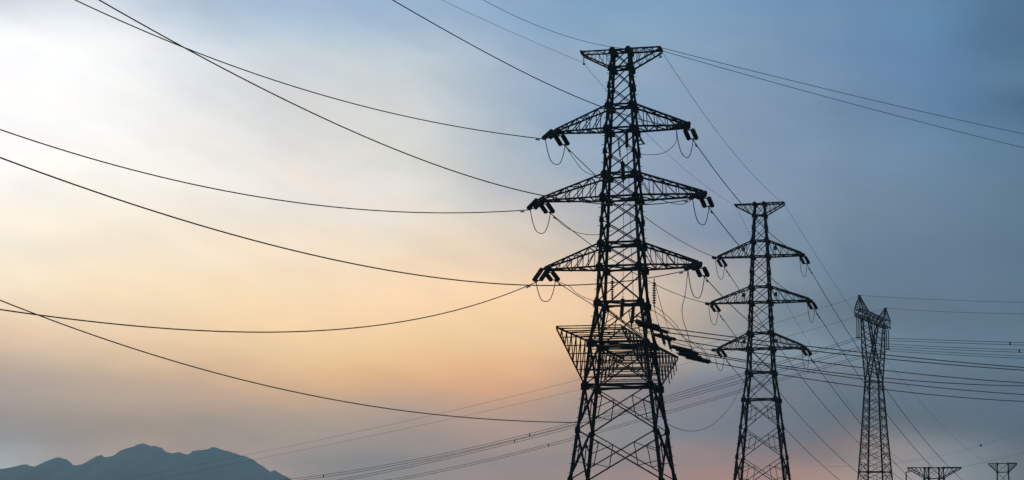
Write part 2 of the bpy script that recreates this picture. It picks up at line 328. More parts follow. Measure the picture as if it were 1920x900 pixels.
class Tower:
    """square lattice body; local axes u (along the crossarms), v (along the line), z up"""
    def __init__(s, root, levels, wl, wd, wr, mat, rings, heavy_from):
        s.root, s.lv, s.wl, s.wd, s.wr, s.mat = root, levels, wl, wd, wr, mat
        cs = [(1, 1), (-1, 1), (-1, -1), (1, -1)]
        s.cs = cs
        n = len(levels)
        z_top, z_bot = levels[0][0], levels[-1][0]
        def taper(z, a, b): return a + (b - a) * (z_top - z) / (z_top - z_bot)
        for (su, sv) in cs:                                         # four legs with their gusset plates
            m = MB()
            for k in range(n - 1):
                (za, ha), (zb, hb_) = levels[k], levels[k + 1]
                m.angle((su*ha, sv*ha, za), (su*hb_, sv*hb_, zb), taper((za+zb)/2, wl[0], wl[1]), (-su, 0, 0) if su*sv < 0 else (0, -sv, 0))
            for k in range(n - 1):
                z, h = levels[k]
                w = taper(z, wl[2], wl[3]) * (1.0 if k in rings else 0.62)
                m.plate((su*(h + 0.02) - su*w*0.12, sv*(h + wl[0]*0.1), z - w*0.1), (0, 1, 0), w, w*1.05, 0.05)
                m.plate((su*(h + wl[0]*0.1), sv*(h + 0.02) - sv*w*0.12, z - w*0.1), (1, 0, 0), w, w*1.05, 0.05)
            if su*sv > 0:                                           # climbing pegs
                z = z_top - 0.6; t = 0
                while z > z_bot + 2:
                    h = s.hw(z); d = -1 if t % 2 else 1
                    if d > 0: m.bar((su*h, sv*h, z), (su*(h + 0.30), sv*h, z), 0.05)
                    else: m.bar((su*h, sv*h, z), (su*h, sv*(h + 0.30), z), 0.05)
                    z -= 0.45; t += 1
            m.build('leg', mat, root)
        for f in range(4):                                          # the bracing of each face
            m = MB(); (a0, a1), (b0, b1) = cs[f], cs[(f + 1) % 4]
            nrm = Vector((a0 + b0, a1 + b1, 0)).normalized()
            for k in range(n - 1):
                (za, ha), (zb, hb_) = levels[k], levels[k + 1]
                TL, TR = Vector((a0*ha, a1*ha, za)), Vector((b0*ha, b1*ha, za))
                BL, BR = Vector((a0*hb_, a1*hb_, zb)), Vector((b0*hb_, b1*hb_, zb))
                w = taper((za+zb)/2, wd[0], wd[1]); off = nrm * w * 0.55
                m.bar(TL + off, BR + off, w, w*0.5, nrm); m.bar(TR - off*0.2, BL - off*0.2, w*0.8, w*0.4, nrm)
                if k in rings:
                    m.bar(TL - nrm*0.12, TR - nrm*0.12, w*0.95, w*0.5, (0, 0, 1))
                if k >= heavy_from:                                 # redundant struts in the wide panels
                    t = ha / (ha + hb_); X = lerp(TL, BR, t); r_ = wr
                    for (Tp, Bp) in ((TL, BL), (TR, BR)):
                        M1, M2, E = lerp(Tp, X, .55), lerp(Bp, X, .52), lerp(Tp, Bp, .45)
                        m.bar(M1, M2, r_, r_*.7, nrm); m.bar(M1, E, r_, r_*.7, nrm); m.bar(M2, lerp(Tp, Bp, .62), r_, r_*.7, nrm)
            m.build('face_bracing', mat, root)
        for k in rings:                                             # plan bracing across the ring levels
            m = MB(); z, h = levels[k]; w = taper(z, wd[0], wd[1]) * 0.7
            m.bar((h, h, z), (-h, -h, z), w, w*.6); m.bar((h, -h, z - w), (-h, h, z - w), w, w*.6)
            m.build('plan_bracing', mat, root)
    def hw(s, z):
        for (za, ha), (zb, hb_) in zip(s.lv, s.lv[1:]):
            if zb <= z <= za: return ha + (hb_ - ha) * (za - z) / (za - zb)
        return s.lv[-1][1]
    def arm(s, side, zt, zb, Ln, tw, wc, wl, n=6, rise=0.28, tipdrop=0.0):
        ht_, hb_ = s.hw(zt), s.hw(zb)
        m = MB(); chords = []
        top, bot = {}, {}
        for v in (1, -1):
            A, B = Vector((side*ht_, v*ht_, zt)), Vector((side*Ln, v*tw, zb + rise - tipdrop))
            D, E = Vector((side*hb_, v*hb_, zb)), Vector((side*Ln, v*tw, zb - tipdrop))
            top[v] = [lerp(A, B, k / n) for k in range(n + 1)]; bot[v] = [lerp(D, E, k / n) for k in range(n + 1)]
            chords += [(A, B, v), (D, E, v)]
        for v in (1, -1):
            for k in range(1, n):
                m.bar(top[v][k], bot[v][k], wl, wl*.6, (0, 1, 0))
                if k < n - 1 or n < 5: m.bar(top[v][k], bot[v][k + 1], wl, wl*.6, (0, 1, 0))
            m.bar(top[v][0] + Vector((0, v*.03, 0)), bot[v][1] + Vector((0, v*.03, 0)), wl*1.2, wl*.6, (0, 1, 0))
        for k in range(n):
            m.bar(top[1][k + 1], top[-1][k + 1], wl, wl*.6)
            m.bar(bot[1][k + 1], bot[-1][k + 1], wl, wl*.6)
            a, b = (1, -1) if k % 2 else (-1, 1)
            m.bar(bot[a][k] - Vector((0, 0, .04)), bot[b][k + 1] - Vector((0, 0, .04)), wl, wl*.6)
            m.bar(top[b][k] + Vector((0, 0, .04)), top[a][k + 1] + Vector((0, 0, .04)), wl*.8, wl*.5)
        o = m.build('crossarm', s.mat, s.root)
        for (A, B, v) in chords:
            c = MB(); c.angle(A, B, wc, (0, -v, 0)); c.build('chord', s.mat, o)
        p = MB()
        for v in (1, -1):
            p.plate((side*(Ln - 0.15), v*(tw + .05), zb + rise*.4 - tipdrop), (0, 1, 0), 0.75, 0.42, 0.05)
        p.bar((side*(Ln - .02), tw + .12, zb - .08 - tipdrop), (side*(Ln - .02), -tw - .12, zb - .08 - tipdrop), .16, .16)
        p.build('tip_plate', s.mat, o)
        return o
    def flat_arm(s, side, zt, zb, Ln, wc, wl, n=4):                 # the earth-wire arm: level top, raking underside, full width
        h0, h1 = s.hw(zt), s.hw(zb); tw = h0 * 0.9
        m = MB(); ch = []; top, bot = {}, {}
        for v in (1, -1):
            A, B = Vector((side*h0, v*h0, zt)), Vector((side*Ln, v*tw, zt + 0.02))
            D, E = Vector((side*h1, v*h1, zb)), Vector((side*Ln, v*tw, zt - 0.2))
            top[v] = [lerp(A, B, k / n) for k in range(n + 1)]; bot[v] = [lerp(D, E, k / n) for k in range(n + 1)]
            ch += [(A, B, v), (D, E, v)]
        for v in (1, -1):
            for k in range(1, n):
                m.bar(top[v][k], bot[v][k], wl, wl*.6, (0, 1, 0))
                m.bar(top[v][k + 1], bot[v][k], wl, wl*.6, (0, 1, 0))
            m.bar(top[v][1], bot[v][0], wl, wl*.6, (0, 1, 0))
        for k in range(n):
            m.bar(top[1][k + 1], top[-1][k + 1], wl, wl*.6)
            m.bar(bot[1][k + 1], bot[-1][k + 1], wl, wl*.6)
            a, b = (1, -1) if k % 2 else (-1, 1)
            m.bar(top[a][k], top[b][k + 1], wl, wl*.6)
        o = m.build('earth_wire_arm', s.mat, s.root)
        for (A, B, v) in ch:
            c = MB(); c.angle(A, B, wc, (0, -v, 0)); c.build('chord', s.mat, o)
        p = MB()
        p.bar((side*Ln, tw + .1, zt), (side*Ln, -tw - .1, zt), .2, .2)
        p.build('tip_plate', s.mat, o)
        return o

def w_at(root, p):            # tower-local point to world
    return Matrix.Translation(root.location) @ Matrix.Rotation(root.rotation_euler.z, 4, 'Z') @ Vector(p)

A1 = R(13.0)
D1 = 183.0
PXM = D1 / F / math.cos(A1)
LV1 = [(96, 32), (128, 36), (164, 41), (199, 46), (243, 51), (286, 55), (328, 58.5), (371.5, 63), (415, 66.5), (458, 71), (502, 75.5), (569, 82), (645, 104), (724, 121), (808, 143), (900, 166), (986, 189)]
def z_of(py, D): return at(1168, py, D).z
levels1 = [(z_of(y, D1), w * PXM / 2) for (y, w) in LV1]
base1 = at(1169, HOR, D1)
BIG = 'tallest tower'
t1 = empty('transmission_tower', (base1.x, D1, 0), -A1)
tag(t1, 'tallest dark lattice tower with three crossarms and a ladder-like gantry through its waist', 'pylon')
T1 = Tower(t1, levels1, (0.21, 0.36, 0.68, 0.92), (0.18, 0.26), 0.105, STEEL, (0, 1, 3, 4, 6, 7, 9, 10, 11, 12, 13), 11)
Z1 = {y: z for (y, _), (z, _) in zip(LV1, levels1)}
ARMS1 = [(199, 243, 6.55), (328, 371.5, 8.1), (458, 502, 7.6)]
TW = 0.55
for (yt, yb, Ln) in ARMS1:
    for sd in (-1, 1): T1.arm(sd, Z1[yt], Z1[yb], Ln, TW, 0.18, 0.11, 5)
for sd in (-1, 1): T1.flat_arm(sd, Z1[96], Z1[128], 3.95, 0.15, 0.07)
# the small raked bracket under the topmost crossarm
m = MB(); zz = Z1[243]
for v in (-.9, .9):
    m.bar((1.35, v, zz), (2.1, v, zz - 1.35), .13, .09, (0, 1, 0)); m.bar((1.4, v, zz - 1.4), (2.1, v, zz - 1.35), .13, .09, (0, 1, 0))
m.bar((2.1, -1.0, zz - 1.35), (2.1, 1.0, zz - 1.35), .12)
m.build('jumper_bracket', STEEL, t1)
for px_s, u in ((-1, -3.95), (1, 3.95)):
    m = MB(); m.bar((u, -.6*px_s, Z1[96]), (u + .02, -.6*px_s, Z1[96] - .95), .07); m.bar((u - .08, -.6*px_s, Z1[96] - .98), (u + .18, -.6*px_s, Z1[96] - .92), .12)
    m.build('earth_wire_clamp', STEEL, t1)

# the gantry running through the waist: two trusses along the line, tied by rungs
GL = 18.0
hg, hg2 = T1.hw(Z1[645]), T1.hw(Z1[724])
zg, zg2 = Z1[645], Z1[724]
ug = 2.95
for end in (-1, 1):
    m = MB(); chords = []
    n = 7
    tops, bots = {}, {}
    for u in (-1, 1):
        A, B = Vector((u*hg, end*hg, zg)), Vector((u*ug, end*GL, zg))
        Dn, E = Vector((u*hg2, end*hg2, zg2)), Vector((u*ug, end*GL, zg - .12))
        tops[u] = [lerp(A, B, k / n) for k in range(n + 1)]; bots[u] = [lerp(Dn, E, k / n) for k in range(n + 1)]
        chords += [(A, B, u, .19), (Dn, E, u, .16)]
        for k in range(n):
            ext = Vector((0, 0, 0))
            a, b = tops[u][k], bots[u][k]
            if end > 0 and u > 0 and k > 2: ext = (b - a).normalized() * 0.9
            m.bar(a, b + ext, .10, .07, (1, 0, 0))
            m.bar(tops[u][k + 1], bots[u][k], .09, .06, (1, 0, 0))
    for k in range(n + 1):
        m.bar(tops[-1][k] + Vector((0, 0, .1)), tops[1][k] + Vector((0, 0, .1)), .085, .12)
        if 0 < k < n:
            m.bar(bots[-1][k], bots[1][k], .09, .07)
        if k < n:
            a, b = (-1, 1) if k % 2 else (1, -1)
            m.bar(tops[a][k] - Vector((0, 0, .05)), tops[b][k + 1] - Vector((0, 0, .05)), .06, .07)
    g = m.build('waist_gantry', STEEL, t1)
    for (A, B, u, w) in chords:
        c = MB(); c.angle(A, B, w, (-u, 0, 0)); c.build('chord', STEEL, g)
# ledger bars of the waist between the two gantry levels
for k in range(1, 6):
    z = zg + (zg2 - zg) * k / 6; h = T1.hw(z)
    for v in (-1, 1):
        m = MB(); m.bar((-h, v*h, z), (h, v*h, z), .09, .06); m.build('waist_ledger', STEEL, t1)

# ------------------------------------------------------------------ second tower
A2 = R(15.0); D2 = 275.0
base2 = at(1430, HOR, D2)
t2 = empty('transmission_tower', (base2.x, D2, 0), -A2)
tag(t2, 'second tallest dark lattice tower, three crossarms, standing clear of the tallest one', 'pylon')
z2 = lambda y: CAMZ + (z_of(y, D1) - CAMZ) * 0.995
levels2 = [(z2(y), w * PXM / 2 * 0.86) for (y, w) in LV1]
levels2[-1] = (0.0, levels2[-1][1])
T2 = Tower(t2, levels2, (0.22, 0.36, 0.66, 0.90), (0.16, 0.21), 0.10, STEEL, (0, 1, 3, 4, 6, 7, 9, 10, 11, 12), 12)
Z2 = {y: z for (y, _), (z, _) in zip(LV1, levels2)}
ARMS2 = [(yt, yb, Ln * k) for (yt, yb, Ln), k in zip(ARMS1, (0.94, 0.89, 0.83))]
for (yt, yb, Ln) in ARMS2:
    for sd in (-1, 1): T2.arm(sd, Z2[yt], Z2[yb], Ln, TW, 0.19, 0.11, 5)
for sd in (-1, 1): T2.flat_arm(sd, Z2[96], Z2[128], 3.6, 0.16, 0.08)
for (yt, yb, Ln) in ARMS2:
    for sd in (-1, 1):
        m = MB(); m.plate((sd*2.35, -1.0, (Z2[yt]*.45 + Z2[yb]*.55)), (0, 1, 0), .5, .6, .05); m.build('phase_plate', PLATE, t2)

# ------------------------------------------------------------------ insulators
def disc_profile(n, pitch, r0, r1, x0=0.0):
    pr = [(x0, 0.05)]
    for k in range(n):
        x = x0 + k * pitch
        pr += [(x + pitch*.12, r0), (x + pitch*.42, r1), (x + pitch*.58, r1*.97), (x + pitch*.86, r0)]
    pr.append((x0 + n * pitch, 0.05))
    return pr
def string_mesh(name, n, pitch, r0, r1, x0=0.0, seg=12):
    b = MB(); b.lathe(disc_profile(n, pitch, r0, r1, x0), seg); return b.mesh(name, PORCELAIN, True)
SLEN = 2.6
M_TENS = string_mesh('tension_discs', 14, 0.146, 0.17, 0.235, 0.28)
M_BRANCH = string_mesh('branch_discs', 10, 0.27, 0.03, 0.175, 0.15)
M_HANG = string_mesh('hanging_discs', 9, 0.20, 0.045, 0.18, 0.2)
M_HANGF = string_mesh('hanging_thick_discs', 13, 0.14, 0.17, 0.22, 0.15)
M_SUSP = string_mesh('suspension_discs', 24, 0.155, 0.06, 0.13, 0.2, 8)
def yoke(name, x, half, w=0.16):
    b = MB(); b.bar((x, -half, 0), (x, half, 0), w, .06, (1, 0, 0)); return b.mesh(name, STEEL)
M_Y0, M_Y1 = yoke('yoke_plate', 0.2, .42), yoke('yoke_plate', SLEN - .2, .42)
b_ = MB(); b_.bar((-.12, 0, 0), (.2, 0, 0), .09); M_LINK = b_.mesh('link', STEEL)
b_ = MB(); b_.bar((SLEN - .2, 0, 0), (SLEN + .22, 0, 0), .12); M_CLAMP = b_.mesh('clamp', STEEL)

def orient(o, d, ref='Z'):
    d = Vector(d).normalized()
    o.rotation_mode = 'QUATERNION'
    x = d; y = Vector((0, 0, 1)).cross(x)
    if y.length < 1e-3: y = Vector((0, 1, 0))
    y.normalize(); z = x.cross(y)
    o.rotation_quaternion = Matrix((x, y, z)).transposed().to_quaternion()
def tension_set(P, d, label, group, sep=0.38):
    o = empty('tension_insulator', P); orient(o, d)
    tag(o, label, 'insulator', group)
    for y in (-sep, sep):
        s = put('disc_string', M_TENS, o); s.location = (0, y, 0)
    put('yoke_plate', M_Y0, o); put('yoke_plate', M_Y1, o); put('link', M_LINK, o); put('clamp', M_CLAMP, o)
    return o
def single(name, me, P, d, Ln, label, group, scale=1.0):
    o = empty(name, P); orient(o, d); tag(o, label, 'insulator', group)
    put('disc_string', me, o)
    a = MB(); a.bar((-.08, 0, 0), (.3, 0, 0), .08); a.build('end_fitting', STEEL, o)
    a = MB(); a.bar((Ln - .3, 0, 0), (Ln + .12, 0, 0), .09); a.build('end_fitting', STEEL, o)
    o.scale = (scale,) * 3
    return o

# ------------------------------------------------------------------ cables
def cable(name, pts, r, label, cat, group, mat=WIRE, seg=6):
    b = MB(); b.tube(pts, r, seg)
    o = b.build(name, mat, None, True); tag(o, label, cat, group); return o
class Span:
    """parabola in the vertical plane through P along the plan direction d: z = P.z + b t + c t^2"""
    def __init__(s, P, d, b, c, e=0.0): s.P, s.d, s.b, s.c, s.e = Vector(P), Vector((d[0], d[1], 0)).normalized(), b, c, e
    def pt(s, t): return s.P + s.d * t + Vector((0, 0, s.b * t + s.c * t * t + s.e * t ** 3))
    def tan(s, t): return (s.d + Vector((0, 0, s.b + 2 * s.c * t + 3 * s.e * t * t))).normalized()
def span_between(P, Q, sag):
    P, Q = Vector(P), Vector(Q); d = Vector((Q.x - P.x, Q.y - P.y, 0)); Ln = d.length
    c = 4 * sag / Ln ** 2; b = (Q.z - P.z) / Ln - c * Ln
    return Span(P, d, b, c), Ln
def span_fit(P, ang, pix, name='', cmin=2e-4):
    """fit the sag so the cable passes where the photograph shows it"""
    P = Vector(P); d = Vector((math.sin(ang), math.cos(ang), 0)); nrm = Vector((d.y, -d.x, 0))
    T, H = [], []
    for (px, py) in pix:
        r = ray(px, py); k = (P - CP).dot(nrm) / r.dot(nrm); X = CP + r * k
        T.append((X - P).dot(d)); H.append(X.z - P.z)
    T, H = np.array(T), np.array(H)
    if len(pix) >= 5:
        sol = np.linalg.lstsq(np.stack([T, T * T, T ** 3], 1), H, rcond=None)[0]
        return Span(P, d, *[float(q) for q in sol]), float(T.max())
    if len(pix) > 1:
        sol = np.linalg.lstsq(np.stack([T, T * T], 1), H, rcond=None)[0]; b, c = float(sol[0]), float(sol[1])
    else:
        c = cmin; b = float((H[0] - c * T[0] ** 2) / T[0])
    if c < cmin * 0.2:
        c = cmin; b = float(np.mean((H - c * T * T) / T))
    return Span(P, d, b, c), float(T.max())
def pts_of(sp, t0, t1, n=48): return [sp.pt(t0 + (t1 - t0) * k / n) for k in range(n + 1)]
def damper(sp, t, parent):
    p, tg = sp.pt(t), sp.tan(t)
    b = MB(); q = p - Vector((0, 0, .14))
    b.bar(p, q, .05); b.bar(q - tg*.28, q + tg*.28, .04); b.bar(q - tg*.32, q - tg*.16, .12); b.bar(q + tg*.16, q + tg*.32, .12)
    b.build('vibration_damper', STEEL, parent)

SIDE = {-1: 'sunset-side', 1: 'dusk-side'}
LEVEL = ['top', 'middle', 'bottom']
INA = R(29) + math.pi                                               # plan heading of the line arriving over the camera
IN_PIX = {
 (0, -1): [(140, 0), (340, 86), (600, 177), (800, 228), (930, 247)],
 (0, 1):  [(735, 0), (830, 52), (960, 126), (1060, 172), (1118, 196)],
 (1, -1): [(0, 243), (200, 305), (400, 354), (600, 385), (800, 399), (900, 398)],
 (1, 1):  [(185, 0), (330, 80), (520, 180), (700, 264), (850, 320), (1005, 364)],
 (2, -1): [(0, 580), (200, 607), (400, 620), (520, 622), (640, 617), (800, 597), (930, 556)],
 (2, 1):  [(0, 292), (200, 370), (400, 433), (600, 480), (800, 515), (1000, 533), (1110, 537)],
}
RW = 0.045
in_end, out_end = {}, {}
t2_in_end, t2_out_end = {}, {}
def tip(root, Z, arms, lvl, sd, v): return w_at(root, (sd * arms[lvl][2], v * (TW + .15), Z[arms[lvl][1]] - .12))
WCOL = {-1: 'over the pale glow', 1: 'across the upper sky'}
for lvl in range(3):
    for sd in (-1, 1):
        # arriving conductor
        P = tip(t1, Z1, ARMS1, lvl, sd, -1)
        P = w_at(t1, (sd * (ARMS1[lvl][2] - (.05 if sd < 0 else 0)), -(TW + .15), Z1[ARMS1[lvl][1]] + .16))
        sp, tm = span_fit(P, INA, IN_PIX[(lvl, sd)], 'in%d%d' % (lvl, sd))
        d0 = (sp.pt(SLEN) - P).normalized(); d0 = (d0 + Vector((0, 0, -.36 if sd < 0 else -.14))).normalized()
        tension_set(P, d0, f'twin capsule insulators reaching camera-ward from {SIDE[sd]} tip of {LEVEL[lvl]} crossarm on {BIG}', 'tension insulators')
        sp, tm = span_fit(P + d0 * (SLEN + .1), INA, IN_PIX[(lvl, sd)], 'in%d%d' % (lvl, sd)); t0 = 0
        o = cable('power_conductor', pts_of(sp, t0, tm + 40, 72), RW, f'thick conductor arriving overhead at the {SIDE[sd]} tip of {LEVEL[lvl]} crossarm on {BIG}', 'cable', 'conductors arriving at the tallest tower')
        damper(sp, t0 + 1.6, o)
        in_end[(lvl, sd)] = P + d0 * (SLEN + .1)
        # conductor to the second tower
        P = tip(t1, Z1, ARMS1, lvl, sd, 1); Q = tip(t2, Z2, ARMS2, lvl, sd, -1)
        sp, Ln = span_between(P, Q, 1.9)
        d0 = (sp.pt(SLEN) - P).normalized(); d0 = (d0 + Vector((0, 0, -.14))).normalized()
        tension_set(P, d0, f'twin capsule insulators slanting down behind {SIDE[sd]} tip of {LEVEL[lvl]} crossarm on {BIG}', 'tension insulators')
        d1 = (sp.pt(Ln - SLEN) - Q).normalized()
        tension_set(Q, d1, f'twin insulators seen end-on at {SIDE[sd]} tip of {LEVEL[lvl]} crossarm on second tallest tower', 'tension insulators')
        out_end[(lvl, sd)] = P + d0 * (SLEN + .1); t2_in_end[(lvl, sd)] = Q + d1 * (SLEN + .1)
        sp, Ln = span_between(out_end[(lvl, sd)], t2_in_end[(lvl, sd)], 1.5)
        o = cable('power_conductor', pts_of(sp, 0, Ln), RW, f'conductor between {SIDE[sd]} {LEVEL[lvl]} crossarm tips of the two tallest towers', 'cable', 'conductors between the two tallest towers')
        damper(sp, 1.6, o)

# jumper loops under the crossarm tips
def loop(A, B, drop, r, label, group, n=28, bow=0.0):
    A, B = Vector(A), Vector(B); pts = []
    for k in range(n + 1):
        t = k / n
        s = (1 - abs(2*t - 1) ** 2.8)
        p = lerp(A, B, t) - Vector((0, 0, drop * s)); pts.append(p)
    return cable('jumper_loop', pts, r, label, 'cable', group)
LOOPD = {(0, -1): 2.2, (0, 1): 2.3, (1, -1): 2.2, (1, 1): 2.1, (2, -1): 2.0, (2, 1): 2.4}
for (lvl, sd), dr in LOOPD.items():
    loop(in_end[(lvl, sd)], out_end[(lvl, sd)], dr, 0.042, f'thin U-shaped jumper loop hanging under {SIDE[sd]} tip of {LEVEL[lvl]} crossarm on {BIG}', 'jumper loops')

# ------------------------------------------------------------------ towers further off (just their heads rise into the picture)
def far_tower(pxc, py_top, D, half_arm, ang, hb, label, extra=None):
    top = at(pxc, py_top, D); g = gz(top.x, D) - .6
    r = empty('transmission_tower', (top.x, D, g), -ang); tag(r, label, 'pylon')
    H = top.z - g
    lv = [(H, hb), (H - 2.4, hb*1.02), (H - 6, hb*1.1), (H - 9.5, hb*1.2), (H - 13, hb*1.3), (H - 17, hb*1.5), (H - 22, hb*2.0), (0, hb*3.0)]
    T = Tower(r, lv, (0.26, 0.40, 0.55, 0.8), (0.14, 0.18), 0.09, DARKSTEEL, (0, 1, 3, 4), 5)
    for sd in (-1, 1): T.flat_arm(sd, H, H - 2.4, half_arm[0 if sd < 0 else 1], 0.20, 0.10)
    for sd in (-1, 1): T.arm(sd, H - 9.5, H - 13, half_arm[1] * 1.7, TW, .24, .13)
    return r, T, H
t4, T4, H4 = far_tower(1751, 877, 420, (5.6, 5.8), R(-4), 1.7, 'broad flat head of a lattice tower with a dropper pole, rising at the lower edge')
m = MB()
u0 = -6.6
m.bar((-5.4, -.8, H4 - .9), (u0 + .4, -.8, H4 - 1.0), .16); m.bar((-5.4, .8, H4 - .3), (u0 + .4, -.8, H4 - 1.0), .16); m.bar((u0 + .6, -.8, H4 - 1.0), (u0, -.8, H4 - 1.0), .2)
m.bar((u0, -.8, H4 - 1.0), (u0, -.8, H4 - 8), .28)
m.build('dropper_pole', DARKSTEEL, t4)
m = MB(); m.bar((-1.75, -1.9, H4 - .3), (-1.75, -1.9, H4 - 8), .3); m.bar((-1.75, -1.9, H4 - .3), (-1.7, -1.5, H4 - .3), .2); m.build('dropper_pole', DARKSTEEL, t4)
t5, T5, H5 = far_tower(1880, 869, 520, (3.8, 3.8), R(16), 1.5, 'smallest lattice tower head, a plain T of steel in the dusky corner')

# the cat-head tower of the crossing line
BA = R(22.8)                                                        # its beam runs away from the camera, to the side
D3 = 350.0
c3 = at(1642, HOR, D3)
g3 = gz(c3.x, D3) - .6
t3 = empty('crossing_line_tower', (c3.x, D3, g3), -BA)
tag(t3, 'slim fork-headed lattice tower with two horns and a slanting beam', 'pylon')
# local axes: y along the beam (away), x along the crossing line
def z3(py): return at(1637, py, D3).z - g3
def frame_legs(pts_a, pts_b, w): pass
body = [(z3(716), 1.28, 2.05), (z3(745), 1.45, 2.45), (z3(777), 1.62, 2.85), (z3(810), 1.8, 3.2), (z3(845), 2.02, 3.65), (z3(885), 2.25, 4.2), (z3(930), 2.55, 4.8), (0.0, 4.0, 7.4)]
for sx in (-1, 1):
    for sy in (-1, 1):
        m = MB()
        for (za, xa, ya), (zb, xb, yb) in zip(body, body[1:]):
            m.angle((sx*xa, sy*ya, za), (sx*xb, sy*yb, zb), .28, (-sx, 0, 0) if sx*sy < 0 else (0, -sy, 0))
        m.build('leg', DARKSTEEL, t3)
faces = [((1, 1), (-1, 1)), ((-1, 1), (-1, -1)), ((-1, -1), (1, -1)), ((1, -1), (1, 1))]
for (a, b) in faces:
    m = MB(); nr = Vector((a[0] + b[0], a[1] + b[1], 0)).normalized()
    for k, ((za, xa, ya), (zb, xb, yb)) in enumerate(zip(body, body[1:])):
        sub = 2 if k < 6 else 3
        for q in range(sub if k > 0 else 1):
            sub_ = sub if k > 0 else 1
            f0, f1 = q / sub_, (q + 1) / sub_
            zA, zB = za + (zb-za)*f0, za + (zb-za)*f1
            xA, xB, yA, yB = xa + (xb-xa)*f0, xa + (xb-xa)*f1, ya + (yb-ya)*f0, ya + (yb-ya)*f1
            TL, TR, BL, BR = Vector((a[0]*xA, a[1]*yA, zA)), Vector((b[0]*xA, b[1]*yA, zA)), Vector((a[0]*xB, a[1]*yB, zB)), Vector((b[0]*xB, b[1]*yB, zB))
            m.bar(TL + nr*.05, BR + nr*.05, .11, .07, nr); m.bar(TR - nr*.05, BL - nr*.05, .11, .07, nr)
            X = lerp(TL, BR, xA/(xA+xB)); 
            for (p_, q_) in ((TL, BL), (TR, BR)):
                m.bar(lerp(p_, X, .5), lerp(q_, X, .5), .07, .05, nr); m.bar(lerp(p_, X, .5), lerp(p_, q_, .5), .07, .05, nr)
        if k in (0, 5):
            m.bar(Vector((a[0]*xa, a[1]*ya, za)), Vector((b[0]*xa, b[1]*ya, za)), .2, .12)
    m.build('face_bracing', DARKSTEEL, t3)
zw, zk, zt = z3(716), z3(655), z3(601)
for sy in (-1, 1):                                                  # the two arms of the fork
    m = MB(); lac = MB()
    for sx in (-1, 1):
        O = [Vector((sx*1.28, sy*2.05, zw)), Vector((sx*1.0, sy*5.7, zk)), Vector((sx*.65, sy*7.9, zt))]
        I = [Vector((sx*1.28, -sy*2.05, zw)), Vector((sx*.65, sy*6.4, zt))]
        m.angle(O[0], O[1], .26, (-sx, 0, 0)); m.angle(O[1], O[2], .24, (-sx, 0, 0)); m.angle(I[0], I[1], .24, (-sx, 0, 0))
        nq = 9
        def oo(f):
            zz_ = zw + (zt - zw) * f
            return lerp(O[0], O[1], (zz_ - zw)/(zk - zw)) if zz_ < zk else lerp(O[1], O[2], (zz_ - zk)/(zt - zk))
        for q in range(1, nq):
            f0, f1 = q / nq, (q + 1) / nq
            lac.bar(oo(f0), lerp(I[0], I[1], f1), .09, .06, (1, 0, 0)); lac.bar(lerp(I[0], I[1], f0), oo(f1), .09, .06, (1, 0, 0))
    for q in range(1, 10):
        f0, f1 = q / 10, min(1, (q + 1) / 10)
        def pO(sx, f):
            zz_ = zw + (zt - zw) * f
            a_, b_2, c_ = Vector((sx*1.28, sy*2.05, zw)), Vector((sx*1.0, sy*5.7, zk)), Vector((sx*.65, sy*7.9, zt))
            return lerp(a_, b_2, (zz_ - zw)/(zk - zw)) if zz_ < zk else lerp(b_2, c_, (zz_ - zk)/(zt - zk))
        def pI(sx, f): return lerp(Vector((sx*1.28, -sy*2.05, zw)), Vector((sx*.65, sy*6.4, zt)), f)
        for fn in (pO, pI):
            lac.bar(fn(-1, f0), fn(1, f1), .09, .06, (0, 1, 0)); lac.bar(fn(1, f0), fn(-1, f1), .09, .06, (0, 1, 0))
    o = m.build('fork_arm', DARKSTEEL, t3); lac.build('lacing', DARKSTEEL, o)
# beam
zb0, zb1 = z3(604), z3(591)
m = MB(); nb = 15; chs = {}
def beam_pt(k, sx, up):
    y = -12.6 + 25.2 * k / nb
    return Vector((sx*.75, y, zb1 if up else zb0))
for sx in (-1, 1):
    for up in (0, 1): m.bar(beam_pt(0, sx, up), beam_pt(nb, sx, up), .15, .12)
    for e in (-1, 1):
        m.bar(Vector((sx*.75, e*12.6, zb1)), Vector((sx*.15, e*14.7, zb0 + .15)), .18, .14); m.bar(Vector((sx*.75, e*12.6, zb0)), Vector((sx*.15, e*14.7, zb0)), .18, .14)
beam = m.build('beam', DARKSTEEL, t3)
m = MB()
for k in range(nb):
    for sx in (-1, 1):
        m.bar(beam_pt(k, sx, 0), beam_pt(k, sx, 1), .06, .05, (1, 0, 0)); a_, b_3 = (0, 1) if k % 2 else (1, 0)
        m.bar(beam_pt(k, sx, a_), beam_pt(k + 1, sx, b_3), .07, .05, (1, 0, 0))
    for up in (0, 1):
        m.bar(beam_pt(k, -1, up), beam_pt(k, 1, up), .06, .05); a_, b_3 = (-1, 1) if k % 2 else (1, -1)
        m.bar(beam_pt(k, a_, up), beam_pt(k + 1, b_3, up), .06, .05)
m.build('lacing', DARKSTEEL, beam)
ears = {}
